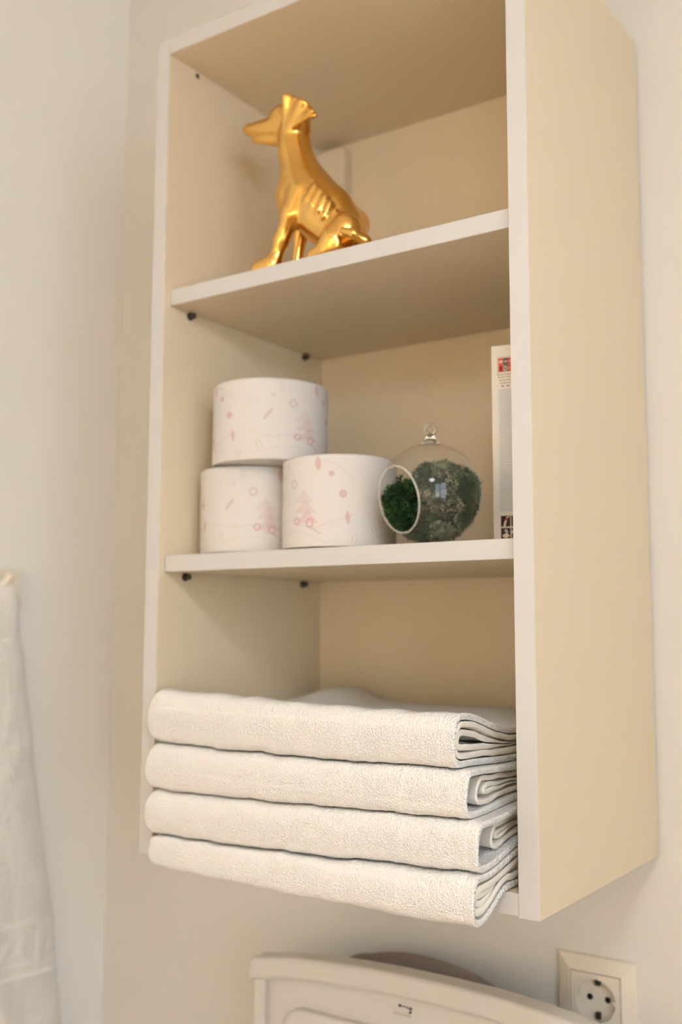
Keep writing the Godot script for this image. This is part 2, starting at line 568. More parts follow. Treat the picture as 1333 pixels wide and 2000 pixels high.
func build_cabinet() -> void:
	var c := thing("wall_cabinet", "open white wall cabinet with two inner shelves hung on the wall", "cabinet")
	var w: StandardMaterial3D = M.white_board
	board("side_panel", Vector3(0, 0, -D), Vector3(T, H, 0), c)
	board("side_panel", Vector3(W - T, 0, -D), Vector3(W, H, 0), c)
	board("top_board", Vector3(T + 0.0001, H - T, -D), Vector3(W - T - 0.0001, H, -0.0003), c)
	board("bottom_board", Vector3(T + 0.0001, 0.0012, -D), Vector3(W - T - 0.0001, 0.0170, -0.0003), c)
	obj("back_panel", box(Vector3(T + 0.0001, 0.017, -0.2685), Vector3(W - T - 0.0001, H - T, -0.2652), 0.0), w, c)
	for y in [0.5227, 0.2614]:
		board("shelf", Vector3(T + 0.0006, y, -0.2640), Vector3(W - T - 0.0006, y + 0.0158, -0.0085), c)
		for s in [-1, 1]:
			for z in [-0.0373, -0.2304]:
				var st := begin()
				var x0 := T if s < 0 else W - T
				add_lathe(st, [[0.0, 0.0], [0.0040, 0.0], [0.0040, 0.0], [0.0040, 0.0015], [0.0040, 0.0015], [0.0027, 0.0015], [0.0027, 0.0015], [0.0027, 0.0065], [0.0021, 0.0072], [0.0, 0.0072]], 20, Basis(Vector3(0, 0, 1), PI / 2 * s), Vector3(x0, y - 0.0040, z))
				var pin := obj("shelf_pin", done(st), M.steel, c)
				pin.set_meta("label", "small dark metal shelf pin")
	# hole of the fitting under the top board: a black disc painted for its dark inside
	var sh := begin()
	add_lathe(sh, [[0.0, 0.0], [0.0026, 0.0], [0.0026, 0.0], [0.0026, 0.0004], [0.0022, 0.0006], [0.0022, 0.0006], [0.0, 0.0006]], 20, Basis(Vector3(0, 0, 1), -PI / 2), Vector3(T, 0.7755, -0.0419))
	obj("fitting_hole", done(sh), M.black, c)
	# cover of the hanging bracket in the upper back corner
	for s in [0, 1]:
		var x0 := T + 0.0008 if s == 0 else W - T - 0.0418
		obj("bracket_cover", box(Vector3(x0, 0.690, -0.2651), Vector3(x0 + 0.0410, 0.7695, -0.2480), 0.002), w, c)
	# steel hanging rail behind the cabinet, fixed to the wall
	obj("hanging_rail", box(Vector3(0.03, 0.735, -0.2720), Vector3(0.37, 0.765, -0.2688), 0.0), M.steel, c)

# ---------------------------------------------------------------- folded towels
const TB_LEFT := [-0.004, 0.0225, 0.0625, 0.1040, 0.1525]
const TB_RIGHT := [0.0005, 0.0365, 0.0730, 0.1075, 0.1455]
const TB_BACK := [0.0176, 0.0470, 0.0760, 0.1040, 0.1310]
var tn := FastNoiseLite.new()

func towel_front(x: float, k: int) -> float:
	return lerpf(0.021, [0.052, 0.043, 0.041, 0.041][k], clampf((x - 0.03) / 0.33, 0.0, 1.1))

# height of the boundary under towel k at x, z
func towel_bound(k: int, x: float, z: float, zf: float) -> float:
	var u := clampf((x - 0.025) / 0.335, 0.0, 1.0)
	var f := lerpf(TB_LEFT[k], TB_RIGHT[k], u) + 0.0022 * tn.get_noise_2d(x * 900.0, k * 37.0) - 0.002 * sin(PI * u) * (1.0 if k < 4 else 0.2)
	var b: float = TB_BACK[k]
	if k == 4:
		b += 0.015 * exp(-pow((x - 0.070) / 0.034, 2.0)) * smoothstep(-0.14, -0.23, z)
		b += 0.0015 * tn.get_noise_2d(x * 700.0, z * 700.0)
	zf = lerpf(0.021, 0.043, clampf((x - 0.03) / 0.33, 0.0, 1.1))   # the same for the towels on both sides of a boundary
	var w := smoothstep(zf - 0.10, zf - 0.016, z)
	if k == 0: w = smoothstep(-0.006, zf - 0.002, z)
	if k == 1: w = smoothstep(zf - 0.085, zf - 0.010, z)
	return lerpf(b, f, w)

func towel_section(k: int, x: float, d: float, xl: float, out: PackedVector3Array, runs: int, arcs: int, recess: float) -> void:
	var u := clampf((x - xl) / 0.016, 0.0, 1.0)
	var e := sqrt(maxf(0.0, 1.0 - (1.0 - u) * (1.0 - u)))
	var zf := towel_front(x, k) - (1.0 - e) * 0.016
	var ze := zf - recess
	var half := (towel_bound(k + 1, x, zf - 0.016, zf) - towel_bound(k, x, zf - 0.016, zf)) / 2.0 - 0.0005
	var R := maxf(0.002, half * 0.72 - d * 0.4)
	var zb := -0.245
	for i in runs:
		var a := float(i) / runs
		var z := lerpf(zb, ze - d * 0.6 - R, 1.0 - pow(1.0 - a, 1.6))
		var lo := towel_bound(k, x, z, zf) + 0.0005
		var hi := towel_bound(k + 1, x, z, zf) - 0.0005
		var mid := (lo + hi) / 2.0
		out.append(Vector3(x, mid + maxf(0.0002, (hi - lo) / 2.0 - d) * maxf(e, 0.03), z))
	var lo2 := towel_bound(k, x, ze - d * 0.6 - R, zf) + 0.0005
	var hi2 := towel_bound(k + 1, x, ze - d * 0.6 - R, zf) - 0.0005
	var mid2 := (lo2 + hi2) / 2.0
	var h2 := maxf(0.0002, (hi2 - lo2) / 2.0 - d) * maxf(e, 0.03)
	for i in arcs + 1:
		var a := PI / 2 - PI * i / arcs
		var ca := pow(absf(cos(a)), 0.80)
		var sa := signf(sin(a)) * pow(absf(sin(a)), 0.80)
		var lean := -0.002 * sa
		out.append(Vector3(x, mid2 + h2 * sa, ze - d * 0.6 - R + R * ca + lean * ca))
	for i in runs:
		var a := 1.0 - float(i + 1) / runs
		var z := lerpf(zb, ze - d * 0.6 - R, 1.0 - pow(1.0 - a, 1.6))
		var lo := towel_bound(k, x, z, zf) + 0.0005
		var hi := towel_bound(k + 1, x, z, zf) - 0.0005
		var mid := (lo + hi) / 2.0
		out.append(Vector3(x, mid - maxf(0.0002, (hi - lo) / 2.0 - d) * maxf(e, 0.03), z))

func towel_layer(k: int, xs: PackedFloat32Array, xl: float, d0: float, th: float, outer: bool, recess: float, hem: float) -> ArrayMesh:
	var runs := 46 if outer else 26
	var arcs := 34 if outer else 18
	var n := runs * 2 + arcs + 1
	var xr := xs[xs.size() - 1]
	var st := begin()
	var cols := []
	for side in 2:
		var rows := []
		for x in xs:
			var line := PackedVector3Array()
			var d := d0 + th * side
			if outer and side == 0:
				for g in [xr - hem, xr - hem + 0.0028]:
					d += 0.0007 * exp(-pow((x - g) / 0.0006, 2.0))
				d -= 0.0002 * smoothstep(xr - hem + 0.003, xr - hem + 0.006, x)
			if not outer:
				d += 0.0009 * sin(x * 210.0 + d0 * 3000.0 + k * 2.0) * (0.4 + 0.6 * side)
			towel_section(k, x, d, xl, line, runs, arcs, recess)
			for m in line.size():
				var p := line[m]
				var wob := 0.0016 * tn.get_noise_3d(p.x * 1300.0, p.y * 1300.0 + k * 91.0, p.z * 1300.0) if side == 0 and outer else 0.0
				if not outer:
					wob = 0.0016 * tn.get_noise_3d(p.z * 1400.0, d0 * 9000.0 + k * 50.0, m * 0.4)
					line[m] = p + Vector3(0.0012 * tn.get_noise_2d(m * 3.0, d0 * 9000.0), wob, 0)
				else:
					var fuzz := 0.00045 * tn.get_noise_3d(p.x * 22000.0, p.y * 22000.0, p.z * 22000.0) if side == 0 and x < xr - hem else 0.0
					line[m] = p + Vector3(0, fuzz * 0.5, (wob + fuzz) if absi(m - runs - arcs / 2) < arcs / 2 else 0.0)
			rows.append(line)
		cols.append(rows)
	for side in 2:
		for i in xs.size() - 1:
			for m in n - 1:
				var a: Vector3 = cols[side][i][m]
				var b: Vector3 = cols[side][i + 1][m]
				var c: Vector3 = cols[side][i + 1][m + 1]
				var e: Vector3 = cols[side][i][m + 1]
				st.set_smooth_group(1 + side)
				if side == 0:
					st.add_vertex(a); st.add_vertex(e); st.add_vertex(c)
					st.add_vertex(a); st.add_vertex(c); st.add_vertex(b)
				else:
					st.add_vertex(a); st.add_vertex(c); st.add_vertex(e)
					st.add_vertex(a); st.add_vertex(b); st.add_vertex(c)
	var q := xs.size() - 1
	for m in n - 1:
		var a: Vector3 = cols[0][q][m]
		var b: Vector3 = cols[0][q][m + 1]
		var c: Vector3 = cols[1][q][m + 1]
		var e: Vector3 = cols[1][q][m]
		var bulge := Vector3(th * 0.35, 0, 0)
		var f := (a + e) / 2.0 + bulge
		var g := (b + c) / 2.0 + bulge
		quad(st, a, b, g, f, Vector3.RIGHT, 3)
		quad(st, f, g, c, e, Vector3.RIGHT, 3)
	return done(st)

func build_towels() -> void:
	tn.seed = 3
	tn.frequency = 0.02
	var labels := [
		"folded cream white terry towel at the very bottom of the stack",
		"folded cream white terry towel, second from the bottom of the stack",
		"folded cream white terry towel, second from the top of the stack",
		"folded cream white terry towel on top of the stack in the cabinet"]
	var xl := [0.0240, 0.0175, 0.0172, 0.0190]
	var xr := [0.374, 0.373, 0.363, 0.3535]
	for k in 4:
		var t := thing("folded_towel", labels[k], "towel", Vector3.ZERO, "folded towels in the cabinet")
		var xs := PackedFloat32Array()
		for i in 12: xs.append(xl[k] + 0.018 * pow(i / 12.0, 2.0))
		var x: float = xl[k] + 0.018
		while x < xr[k] - 0.016:
			xs.append(x)
			x += 0.0019
		x = xr[k] - 0.0155
		while x < xr[k]:
			xs.append(x)
			x += 0.0005
		var th := 0.0046
		obj("outer_fold", towel_layer(k, xs, xl[k], 0.0, th, true, 0.0, [0.0105, 0.0230, 0.0125, 0.0110][k]), M.terry, t)
		# the layers folded inside: depth below the outer face, how far the fold stays back, end short of the outer layer
		var folds: Array = [
			[[0.0060, 0.0, 0.001], [0.0118, 0.002, 0.003]],
			[[0.0066, 0.030, 0.006], [0.0118, 0.034, 0.007]],
			[[0.0064, 0.020, 0.004], [0.0116, 0.030, 0.005]],
			[[0.0058, 0.0, 0.001], [0.0114, 0.003, 0.003]]][k]
		for q in folds:
			var ys := PackedFloat32Array()
			for i in 26: ys.append(lerpf(xr[k] - 0.06, xr[k] - q[2], i / 25.0))
			obj("inner_fold", towel_layer(k, ys, xl[k] - 0.02, q[0], 0.0042, false, q[1], 0.01), M.terry_hem, t)

# ---------------------------------------------------------------- golden dog
func build_dog() -> void:
	# tapered bones: x, y, z, radius at each end
	var bones := [
		[0.1276, 0.6988, -0.0520, 0.0125, 0.1225, 0.7055, -0.0520, 0.0115],
		[0.1169, 0.6986, -0.0520, 0.0105, 0.0793, 0.7043, -0.0520, 0.0054],
		[0.1176, 0.6927, -0.0520, 0.0090, 0.0814, 0.7000, -0.0520, 0.0041],
		[0.1426, 0.6936, -0.0520, 0.0099, 0.1395, 0.6871, -0.0520, 0.0124],
		[0.1340, 0.6835, -0.0520, 0.0144, 0.1360, 0.6642, -0.0520, 0.0158],
		[0.1360, 0.6642, -0.0520, 0.0158, 0.1443, 0.6390, -0.0520, 0.0211],
		[0.1383, 0.6199, -0.0520, 0.0211, 0.1409, 0.6107, -0.0520, 0.0206],
		[0.1523, 0.6212, -0.0520, 0.0254, 0.1734, 0.5941, -0.0520, 0.0269],
		[0.1734, 0.5941, -0.0520, 0.0269, 0.1909, 0.5734, -0.0520, 0.0237],
		[0.1575, 0.6148, -0.0360, 0.0125, 0.1487, 0.5940, -0.0320, 0.0106],
		[0.1464, 0.5910, -0.0320, 0.0091, 0.1349, 0.5714, -0.0330, 0.0068],
		[0.1349, 0.5714, -0.0330, 0.0068, 0.1278, 0.5539, -0.0330, 0.0058],
		[0.1418, 0.6273, -0.0680, 0.0129, 0.1347, 0.6096, -0.0720, 0.0100],
		[0.1335, 0.6073, -0.0720, 0.0085, 0.1294, 0.5887, -0.0710, 0.0060],
		[0.2064, 0.5678, -0.0360, 0.0148, 0.1987, 0.5579, -0.0300, 0.0130],
		[0.1984, 0.5564, -0.0280, 0.0116, 0.1919, 0.5485, -0.0260, 0.0093],
		[0.1236, 0.5490, -0.0330, 0.0092, 0.1095, 0.5482, -0.0330, 0.0090],
		[0.1294, 0.5887, -0.0710, 0.0062, 0.1224, 0.5500, -0.0710, 0.0058],
		[0.1200, 0.5466, -0.0710, 0.0068, 0.1050, 0.5460, -0.0710, 0.0064],
		[0.2000, 0.5470, -0.0280, 0.0082, 0.1780, 0.5455, -0.0250, 0.0062],
		[0.1914, 0.5861, -0.0700, 0.0160, 0.1782, 0.5780, -0.0730, 0.0130],
		[0.1741, 0.5750, -0.0730, 0.0100, 0.1577, 0.5660, -0.0740, 0.0080],
		[0.1577, 0.5660, -0.0740, 0.0080, 0.1750, 0.5470, -0.0730, 0.0076],
		[0.1900, 0.5480, -0.0560, 0.0082, 0.2050, 0.5480, -0.0500, 0.0082],
	]
	var details := [
		[0.0773, 0.7065, -0.0520, 0.0041, 0.0747, 0.7050, -0.0520, 0.0044],
		[0.1204, 0.7085, -0.0465, 0.0065, 0.1150, 0.7076, -0.0470, 0.0050],
		[0.1118, 0.7156, -0.0575, 0.0066, 0.1071, 0.7141, -0.0570, 0.0051],
		[0.1203, 0.6809, -0.0520, 0.0060, 0.0841, 0.6912, -0.0520, 0.0026],
		[0.1323, 0.6881, -0.0395, 0.0025, 0.1392, 0.7127, -0.0293, 0.0020],
		[0.1332, 0.6871, -0.0395, 0.0025, 0.1419, 0.7119, -0.0304, 0.0020],
		[0.1342, 0.6861, -0.0395, 0.0025, 0.1438, 0.7119, -0.0326, 0.0020],
		[0.1351, 0.6852, -0.0395, 0.0025, 0.1464, 0.7109, -0.0337, 0.0020],
		[0.1360, 0.6844, -0.0395, 0.0025, 0.1506, 0.7084, -0.0326, 0.0020],
		[0.1370, 0.6839, -0.0395, 0.0025, 0.1555, 0.7050, -0.0304, 0.0020],
		[0.1379, 0.6835, -0.0395, 0.0025, 0.1596, 0.7018, -0.0293, 0.0020],
		[0.1388, 0.6834, -0.0395, 0.0025, 0.1621, 0.7001, -0.0304, 0.0020],
		[0.1397, 0.6834, -0.0395, 0.0024, 0.1633, 0.6989, -0.0326, 0.0020],
		[0.1406, 0.6836, -0.0395, 0.0024, 0.1652, 0.6969, -0.0337, 0.0020],
		[0.1416, 0.6840, -0.0395, 0.0024, 0.1683, 0.6935, -0.0326, 0.0020],
		[0.1425, 0.6845, -0.0395, 0.0024, 0.1714, 0.6896, -0.0304, 0.0020],
		[0.1434, 0.6851, -0.0395, 0.0024, 0.1737, 0.6864, -0.0293, 0.0020],
		[0.1260, 0.7042, -0.0640, 0.0025, 0.1116, 0.7350, -0.0700, 0.0022],
		[0.1268, 0.7040, -0.0640, 0.0025, 0.1172, 0.7326, -0.0700, 0.0021],
		[0.1276, 0.7038, -0.0640, 0.0025, 0.1227, 0.7301, -0.0700, 0.0021],
		[0.1284, 0.7036, -0.0640, 0.0025, 0.1279, 0.7272, -0.0700, 0.0021],
		[0.1292, 0.7033, -0.0640, 0.0025, 0.1330, 0.7236, -0.0700, 0.0021],
		[0.1300, 0.7031, -0.0640, 0.0025, 0.1380, 0.7197, -0.0700, 0.0021],
		[0.1307, 0.7029, -0.0640, 0.0025, 0.1423, 0.7155, -0.0700, 0.0021],
		[0.1315, 0.7027, -0.0640, 0.0025, 0.1454, 0.7114, -0.0700, 0.0021],
		[0.1323, 0.7025, -0.0640, 0.0025, 0.1478, 0.7074, -0.0700, 0.0021],
		[0.2183, 0.5567, -0.0140, 0.0036, 0.2290, 0.5520, -0.0140, 0.0043],
		[0.2290, 0.5520, -0.0140, 0.0043, 0.2350, 0.5470, -0.0250, 0.0052],
		[0.2350, 0.5470, -0.0250, 0.0052, 0.2200, 0.5530, -0.0450, 0.0085],
		[0.1770, 0.6130, -0.0276, 0.0030, 0.1700, 0.5990, -0.0246, 0.0030],
		[0.1827, 0.6073, -0.0276, 0.0030, 0.1771, 0.5941, -0.0246, 0.0030],
		[0.1891, 0.6000, -0.0276, 0.0030, 0.1835, 0.5868, -0.0246, 0.0030],
		[0.1948, 0.5923, -0.0276, 0.0030, 0.1893, 0.5797, -0.0246, 0.0030],
		[0.2000, 0.5839, -0.0276, 0.0030, 0.1944, 0.5728, -0.0250, 0.0030],
	]
	var dog := obj("dog_figurine", blend_mesh([bones, details], [0.0022, 0.0008], 0.0013), M.gold)
	tag(dog, "shiny golden sitting dog figurine on the upper shelf", "figurine")

# bones joined by a smooth minimum and meshed as surface nets
func blend_mesh(groups: Array, softs: Array, cell: float) -> ArrayMesh:
	var lo := Vector3(1e9, 1e9, 1e9)
	var hi := -lo
	for b in groups[0] + groups[1]:
		for e in 2:
			var p := Vector3(b[e * 4], b[e * 4 + 1], b[e * 4 + 2])
			var r: float = b[e * 4 + 3] + 0.004
			lo = lo.min(p - Vector3.ONE * r)
			hi = hi.max(p + Vector3.ONE * r)
	var nx := int((hi.x - lo.x) / cell) + 2
	var ny := int((hi.y - lo.y) / cell) + 2
	var nz := int((hi.z - lo.z) / cell) + 2
	var f := PackedFloat32Array()
	f.resize(nx * ny * nz)
	f.fill(0.02)
	for gi in groups.size():
		var soft: float = softs[gi]
		var reach := soft * 6.0
		var acc := PackedFloat32Array()
		acc.resize(f.size())
		for b in groups[gi]:
			var a := Vector3(b[0], b[1], b[2])
			var c := Vector3(b[4], b[5], b[6])
			var ra: float = b[3]
			var rb: float = b[7]
			var ba := c - a
			var l2 := maxf(ba.length_squared(), 1e-9)
			var m := maxf(ra, rb) + reach
			var p0 := ((a.min(c) - Vector3.ONE * m - lo) / cell).floor()
			var p1 := ((a.max(c) + Vector3.ONE * m - lo) / cell).ceil()
			for z in range(maxi(0, int(p0.z)), mini(nz, int(p1.z) + 1)):
				for y in range(maxi(0, int(p0.y)), mini(ny, int(p1.y) + 1)):
					var row := (z * ny + y) * nx
					for x in range(maxi(0, int(p0.x)), mini(nx, int(p1.x) + 1)):
						var q := lo + Vector3(x, y, z) * cell - a
						var h := clampf(q.dot(ba) / l2, 0.0, 1.0)
						var d := (q - ba * h).length() - ra - (rb - ra) * h
						if d < reach: acc[row + x] += exp(-d / soft)
		var join := 0.0030
		for i in f.size():
			if acc[i] <= 1e-9: continue
			var d := -soft * log(acc[i])
			var k := clampf(0.5 + 0.5 * (f[i] - d) / join, 0.0, 1.0)
			f[i] = lerpf(f[i], d, k) - join * k * (1.0 - k)
	var id := PackedInt32Array()
	id.resize(f.size())
	id.fill(-1)
	var verts := PackedVector3Array()
	var norms := PackedVector3Array()
	var off := [0, 1, nx, nx + 1, nx * ny, nx * ny + 1, nx * ny + nx, nx * ny + nx + 1]
	for z in nz - 1:
		for y in ny - 1:
			var row := (z * ny + y) * nx
			for x in nx - 1:
				var i := row + x
				if f[i] > cell * 3.0 or f[i] < -cell * 3.0: continue
				var s := 0
				for k in 8:
					if f[i + off[k]] < 0.0: s += 1
				if s == 0 or s == 8: continue
				var acc := Vector3.ZERO
				var n := 0
				for e in [[0, 1], [2, 3], [4, 5], [6, 7], [0, 2], [1, 3], [4, 6], [5, 7], [0, 4], [1, 5], [2, 6], [3, 7]]:
					var u: float = f[i + off[e[0]]]
					var v: float = f[i + off[e[1]]]
					if (u < 0.0) != (v < 0.0):
						var t := u / (u - v)
						var pa := Vector3(e[0] & 1, (e[0] >> 1) & 1, e[0] >> 2)
						var pb := Vector3(e[1] & 1, (e[1] >> 1) & 1, e[1] >> 2)
						acc += pa.lerp(pb, t)
						n += 1
				id[i] = verts.size()
				verts.append(lo + (Vector3(x, y, z) + acc / n) * cell)
				var g := Vector3(f[i + 1] - f[i] + f[i + off[7]] - f[i + off[6]] + f[i + off[3]] - f[i + off[2]] + f[i + off[5]] - f[i + off[4]], f[i + nx] - f[i] + f[i + off[3]] - f[i + 1] + f[i + off[6]] - f[i + off[4]] + f[i + off[7]] - f[i + off[5]], f[i + off[4]] - f[i] + f[i + off[5]] - f[i + 1] + f[i + off[6]] - f[i + nx] + f[i + off[7]] - f[i + off[3]])
				norms.append(g.normalized())
	var idx := PackedInt32Array()
	for z in range(1, nz - 1):
		for y in range(1, ny - 1):
			for x in range(1, nx - 1):
				var i := (z * ny + y) * nx + x
				if id[i] < 0: continue
				var inside := f[i] < 0.0
				for ax in 3:
					var step: int = [1, nx, nx * ny][ax]
					if (f[i + step] < 0.0) == inside: continue
					var u: int = [nx, nx * ny, 1][ax]
					var v: int = [nx * ny, 1, nx][ax]
					var q := [id[i], id[i - u], id[i - u - v], id[i - v]]
					if q.has(-1): continue
					if inside: idx.append_array([q[0], q[2], q[1], q[0], q[3], q[2]])
					else: idx.append_array([q[0], q[1], q[2], q[0], q[2], q[3]])
	# even out the surface and its normals, so that the metal mirrors smoothly
	for turn in 9:
		var sum_v := PackedVector3Array()
		var sum_n := PackedVector3Array()
		var count := PackedInt32Array()
		sum_v.resize(verts.size())
		sum_n.resize(verts.size())
		count.resize(verts.size())
		for k in idx.size() / 3:
			for c in 3:
				var i := idx[k * 3 + c]
				var j := idx[k * 3 + (c + 1) % 3]
				sum_v[i] += verts[j]
				sum_n[i] += norms[j]
				count[i] += 1
		for i in verts.size():
			if count[i] == 0: continue
			if turn < 3: verts[i] = verts[i].lerp(sum_v[i] / count[i], 0.5)
			norms[i] = norms[i].lerp(sum_n[i] / count[i], 0.5).normalized()
	var soft_n := norms
	var arr := []
	arr.resize(Mesh.ARRAY_MAX)
	arr[Mesh.ARRAY_VERTEX] = verts
	arr[Mesh.ARRAY_NORMAL] = soft_n
	arr[Mesh.ARRAY_INDEX] = idx
	var am := ArrayMesh.new()
	am.add_surface_from_arrays(Mesh.PRIMITIVE_TRIANGLES, arr)
	return am

# ---------------------------------------------------------------- toilet paper
func roll_mesh(r: float, h: float) -> ArrayMesh:
	var st := begin()
	var segs := 96
	var core := 0.021
	var prof := [[r, 0.002], [r, h - 0.0025], [r - 0.0008, h - 0.0010], [r - 0.0025, h]]
	for k in segs:
		for i in 3:
			var q := []
			for e in [[k, i], [k + 1, i], [k + 1, i + 1], [k, i + 1]]:
				var a: float = TAU * e[0] / segs
				var p: Array = prof[e[1]]
				var ripple := 0.0005 * sin(a * 3.0 + p[1] * 30.0)
				q.append([Vector3(cos(a) * (p[0] + ripple), p[1], -sin(a) * (p[0] + ripple)), Vector2(float(e[0]) / segs, 1.0 - p[1] / h)])
			for e in [0, 2, 1, 0, 3, 2]:
				st.set_smooth_group(1)
				st.set_uv(q[e][1])
				st.add_vertex(q[e][0])
		for s in 2:
			var y := h if s == 1 else 0.0
			var rr := r - 0.0025 if s == 1 else r
			var a0 := TAU * k / segs
			var a1 := TAU * (k + 1) / segs
			var d0 := Vector3(cos(a0), 0, -sin(a0))
			var d1 := Vector3(cos(a1), 0, -sin(a1))
			st.set_uv(Vector2(0.02, 0.02))
			quad(st, d0 * rr + Vector3(0, y if s else 0.002, 0), d1 * rr + Vector3(0, y if s else 0.002, 0), d1 * core + Vector3(0, y, 0), d0 * core + Vector3(0, y, 0), Vector3(0, 1 if s else -1, 0), 2)
	return done(st)

func build_rolls() -> void:
	var paper := mat(Color(1, 1, 1), 0.95)
	paper.albedo_texture = paper_picture()
	paper.metallic_specular = 0.2
	var base := 0.2773
	var spots := [
		["toilet paper roll standing on the middle shelf beside the left panel", Vector3(0.0710, base, -0.0755), 0.0525, 0.0832, 0.4],
		["toilet paper roll standing on the middle shelf next to the glass globe", Vector3(0.1790, base, -0.0670), 0.0522, 0.0832, 1.55],
		["toilet paper roll stacked on top of the two other rolls", Vector3(0.0960, base + 0.0834, -0.0680), 0.0555, 0.0786, 2.9]]
	for s in spots:
		var t := thing("toilet_paper_roll", s[0], "toilet paper", s[1], "printed toilet paper rolls on the middle shelf")
		t.rotation.y = s[4]
		obj("paper", roll_mesh(s[2], s[3]), paper, t)
		obj("core", lathe([[0.0209, 0.0], [0.0209, s[3]], [0.0209, s[3]], [0.0195, s[3]], [0.0195, s[3]], [0.0195, 0.0]], 40), M.card, t)

# ---------------------------------------------------------------- glass globe with moss
func build_globe() -> void:
	var c := Vector3(0.2893, 0.3208, -0.0420)
	var R := 0.0434
	var open := Vector3(-0.397, -0.20, 0.888).normalized()
	var cap := 0.64          # opening radius over R
	var t := thing("glass_globe", "clear glass globe terrarium with a round side opening, holding moss", "terrarium", c)
	# shell: a sphere without the cap, turned so that its axis points through the opening
	var turn := Basis(Quaternion(Vector3.UP, open))
	var prof := []
	var a0 := asin(cap)
	for i in 49:
		var a := lerpf(PI, a0, i / 48.0)
		prof.append([R * sin(a) if i > 0 else 0.0, R * cos(a)])
	var st := begin()
	add_lathe(st, prof, 96, turn)
	obj("glass_shell", done(st), M.glass, t)
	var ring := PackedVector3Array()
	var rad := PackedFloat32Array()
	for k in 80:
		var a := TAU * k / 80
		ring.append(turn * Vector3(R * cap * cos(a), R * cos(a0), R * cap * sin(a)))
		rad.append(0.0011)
	obj("rim", tube(ring, rad, 12, true), M.lit_rim_glass, t)
	# neck and hanging loop
	var lp := begin()
	add_lathe(lp, [[0.0, R - 0.001], [0.0085, R - 0.0011], [0.0062, R + 0.002], [0.0040, R + 0.005], [0.0028, R + 0.0075], [0.0, R + 0.0085]], 32)
	obj("neck", done(lp), M.solid_glass, t)
	var loop := PackedVector3Array()
	var lr := PackedFloat32Array()
	var across := Vector3(0.82, 0, -0.57)
	for k in 32:
		var a := TAU * k / 32
		loop.append(Vector3(0, R + 0.0118, 0) + across * cos(a) * 0.0042 + Vector3.UP * sin(a) * 0.0042)
		lr.append(0.0016)
	obj("hanging_loop", tube(loop, lr, 12, true), M.solid_glass, t)
	# moss: nobody could count its sprigs
	var m := thing("moss", "dark green and grey green moss filling the glass globe", "moss", c)
	m.set_meta("kind", "stuff")
	var rng := RandomNumberGenerator.new()
	rng.seed = 21
	var nz := FastNoiseLite.new()
	nz.seed = 9
	nz.frequency = 0.05
	var right := Vector3(0.825, 0.003, -0.565)
	var top_at := func(p: Vector3) -> float:
		var s: float = p.dot(right) / R
		var hgt := 0.50 - 0.50 * pow(absf(s - 0.18), 1.6)
		if s < -0.30: hgt = minf(hgt, 0.10 + 0.30 * (s + 0.30) * -0.3)
		return R * (hgt + 0.13 * nz.get_noise_2d(p.x * 1500.0, p.z * 1500.0))
	# the packed core
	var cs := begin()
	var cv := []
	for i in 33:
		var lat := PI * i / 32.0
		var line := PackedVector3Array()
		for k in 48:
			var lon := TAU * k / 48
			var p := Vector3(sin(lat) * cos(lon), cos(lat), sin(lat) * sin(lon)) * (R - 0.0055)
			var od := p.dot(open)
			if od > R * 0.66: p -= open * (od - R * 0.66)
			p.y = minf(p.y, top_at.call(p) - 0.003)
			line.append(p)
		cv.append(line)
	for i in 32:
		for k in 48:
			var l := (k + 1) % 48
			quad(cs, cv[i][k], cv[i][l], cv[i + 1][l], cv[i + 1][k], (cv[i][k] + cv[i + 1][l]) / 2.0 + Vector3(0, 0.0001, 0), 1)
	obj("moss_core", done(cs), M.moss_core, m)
	# one sprig: a curved stem with small branching leaves
	var sp := begin()
	for b in 9:
		var az := b * 2.399
		var lean := 0.35 + 0.5 * (b % 3) / 2.0
		var dir := Vector3(cos(az) * lean, 1.0, sin(az) * lean).normalized()
		var side := dir.cross(Vector3(sin(az), 0.2, -cos(az))).normalized()
		var l := 0.8 + 0.25 * (b % 4) / 3.0
		var r0 := Vector3(cos(az), 0, sin(az)) * 0.05
		var bend := Vector3(cos(az), -0.2, sin(az)) * 0.25
		tri(sp, r0 - side * 0.07, r0 + side * 0.07, r0 + dir * l * 0.6 + side * 0.08, side.cross(dir))
		tri(sp, r0 + dir * l * 0.5 - side * 0.09, r0 + dir * l * 0.5 + side * 0.09, r0 + dir * l + bend, side.cross(dir))
		tri(sp, r0 + dir * l * 0.55, r0 + dir * l * 0.65, r0 + dir * l * 0.8 + side * 0.38, side.cross(dir))
		tri(sp, r0 + dir * l * 0.40, r0 + dir * l * 0.50, r0 + dir * l * 0.7 - side * 0.36, side.cross(dir))
	var sprig := done(sp, false)
	sprig.surface_set_material(0, M.moss)
	var places := []
	var tries := 0
	while places.size() < 3000 and tries < 200000:
		tries += 1
		var p := Vector3(rng.randf_range(-1, 1), rng.randf_range(-1, 1), rng.randf_range(-1, 1)) * R
		var l := p.length()
		if l > R - 0.0034 or p.dot(open) > R * 0.78: continue
		var top: float = top_at.call(p)
		if p.y > top: continue
		var skin := minf(R - 0.0034 - l, minf(top - p.y, R * 0.78 - p.dot(open)))
		if skin > 0.007: continue
		places.append(p)
	var mm := MultiMesh.new()
	mm.transform_format = MultiMesh.TRANSFORM_3D
	mm.use_colors = true
	mm.mesh = sprig
	mm.instance_count = places.size()
	var tones := [Color(0.010, 0.042, 0.009), Color(0.026, 0.085, 0.016), Color(0.095, 0.115, 0.036), Color(0.25, 0.265, 0.155), Color(0.19, 0.195, 0.12)]
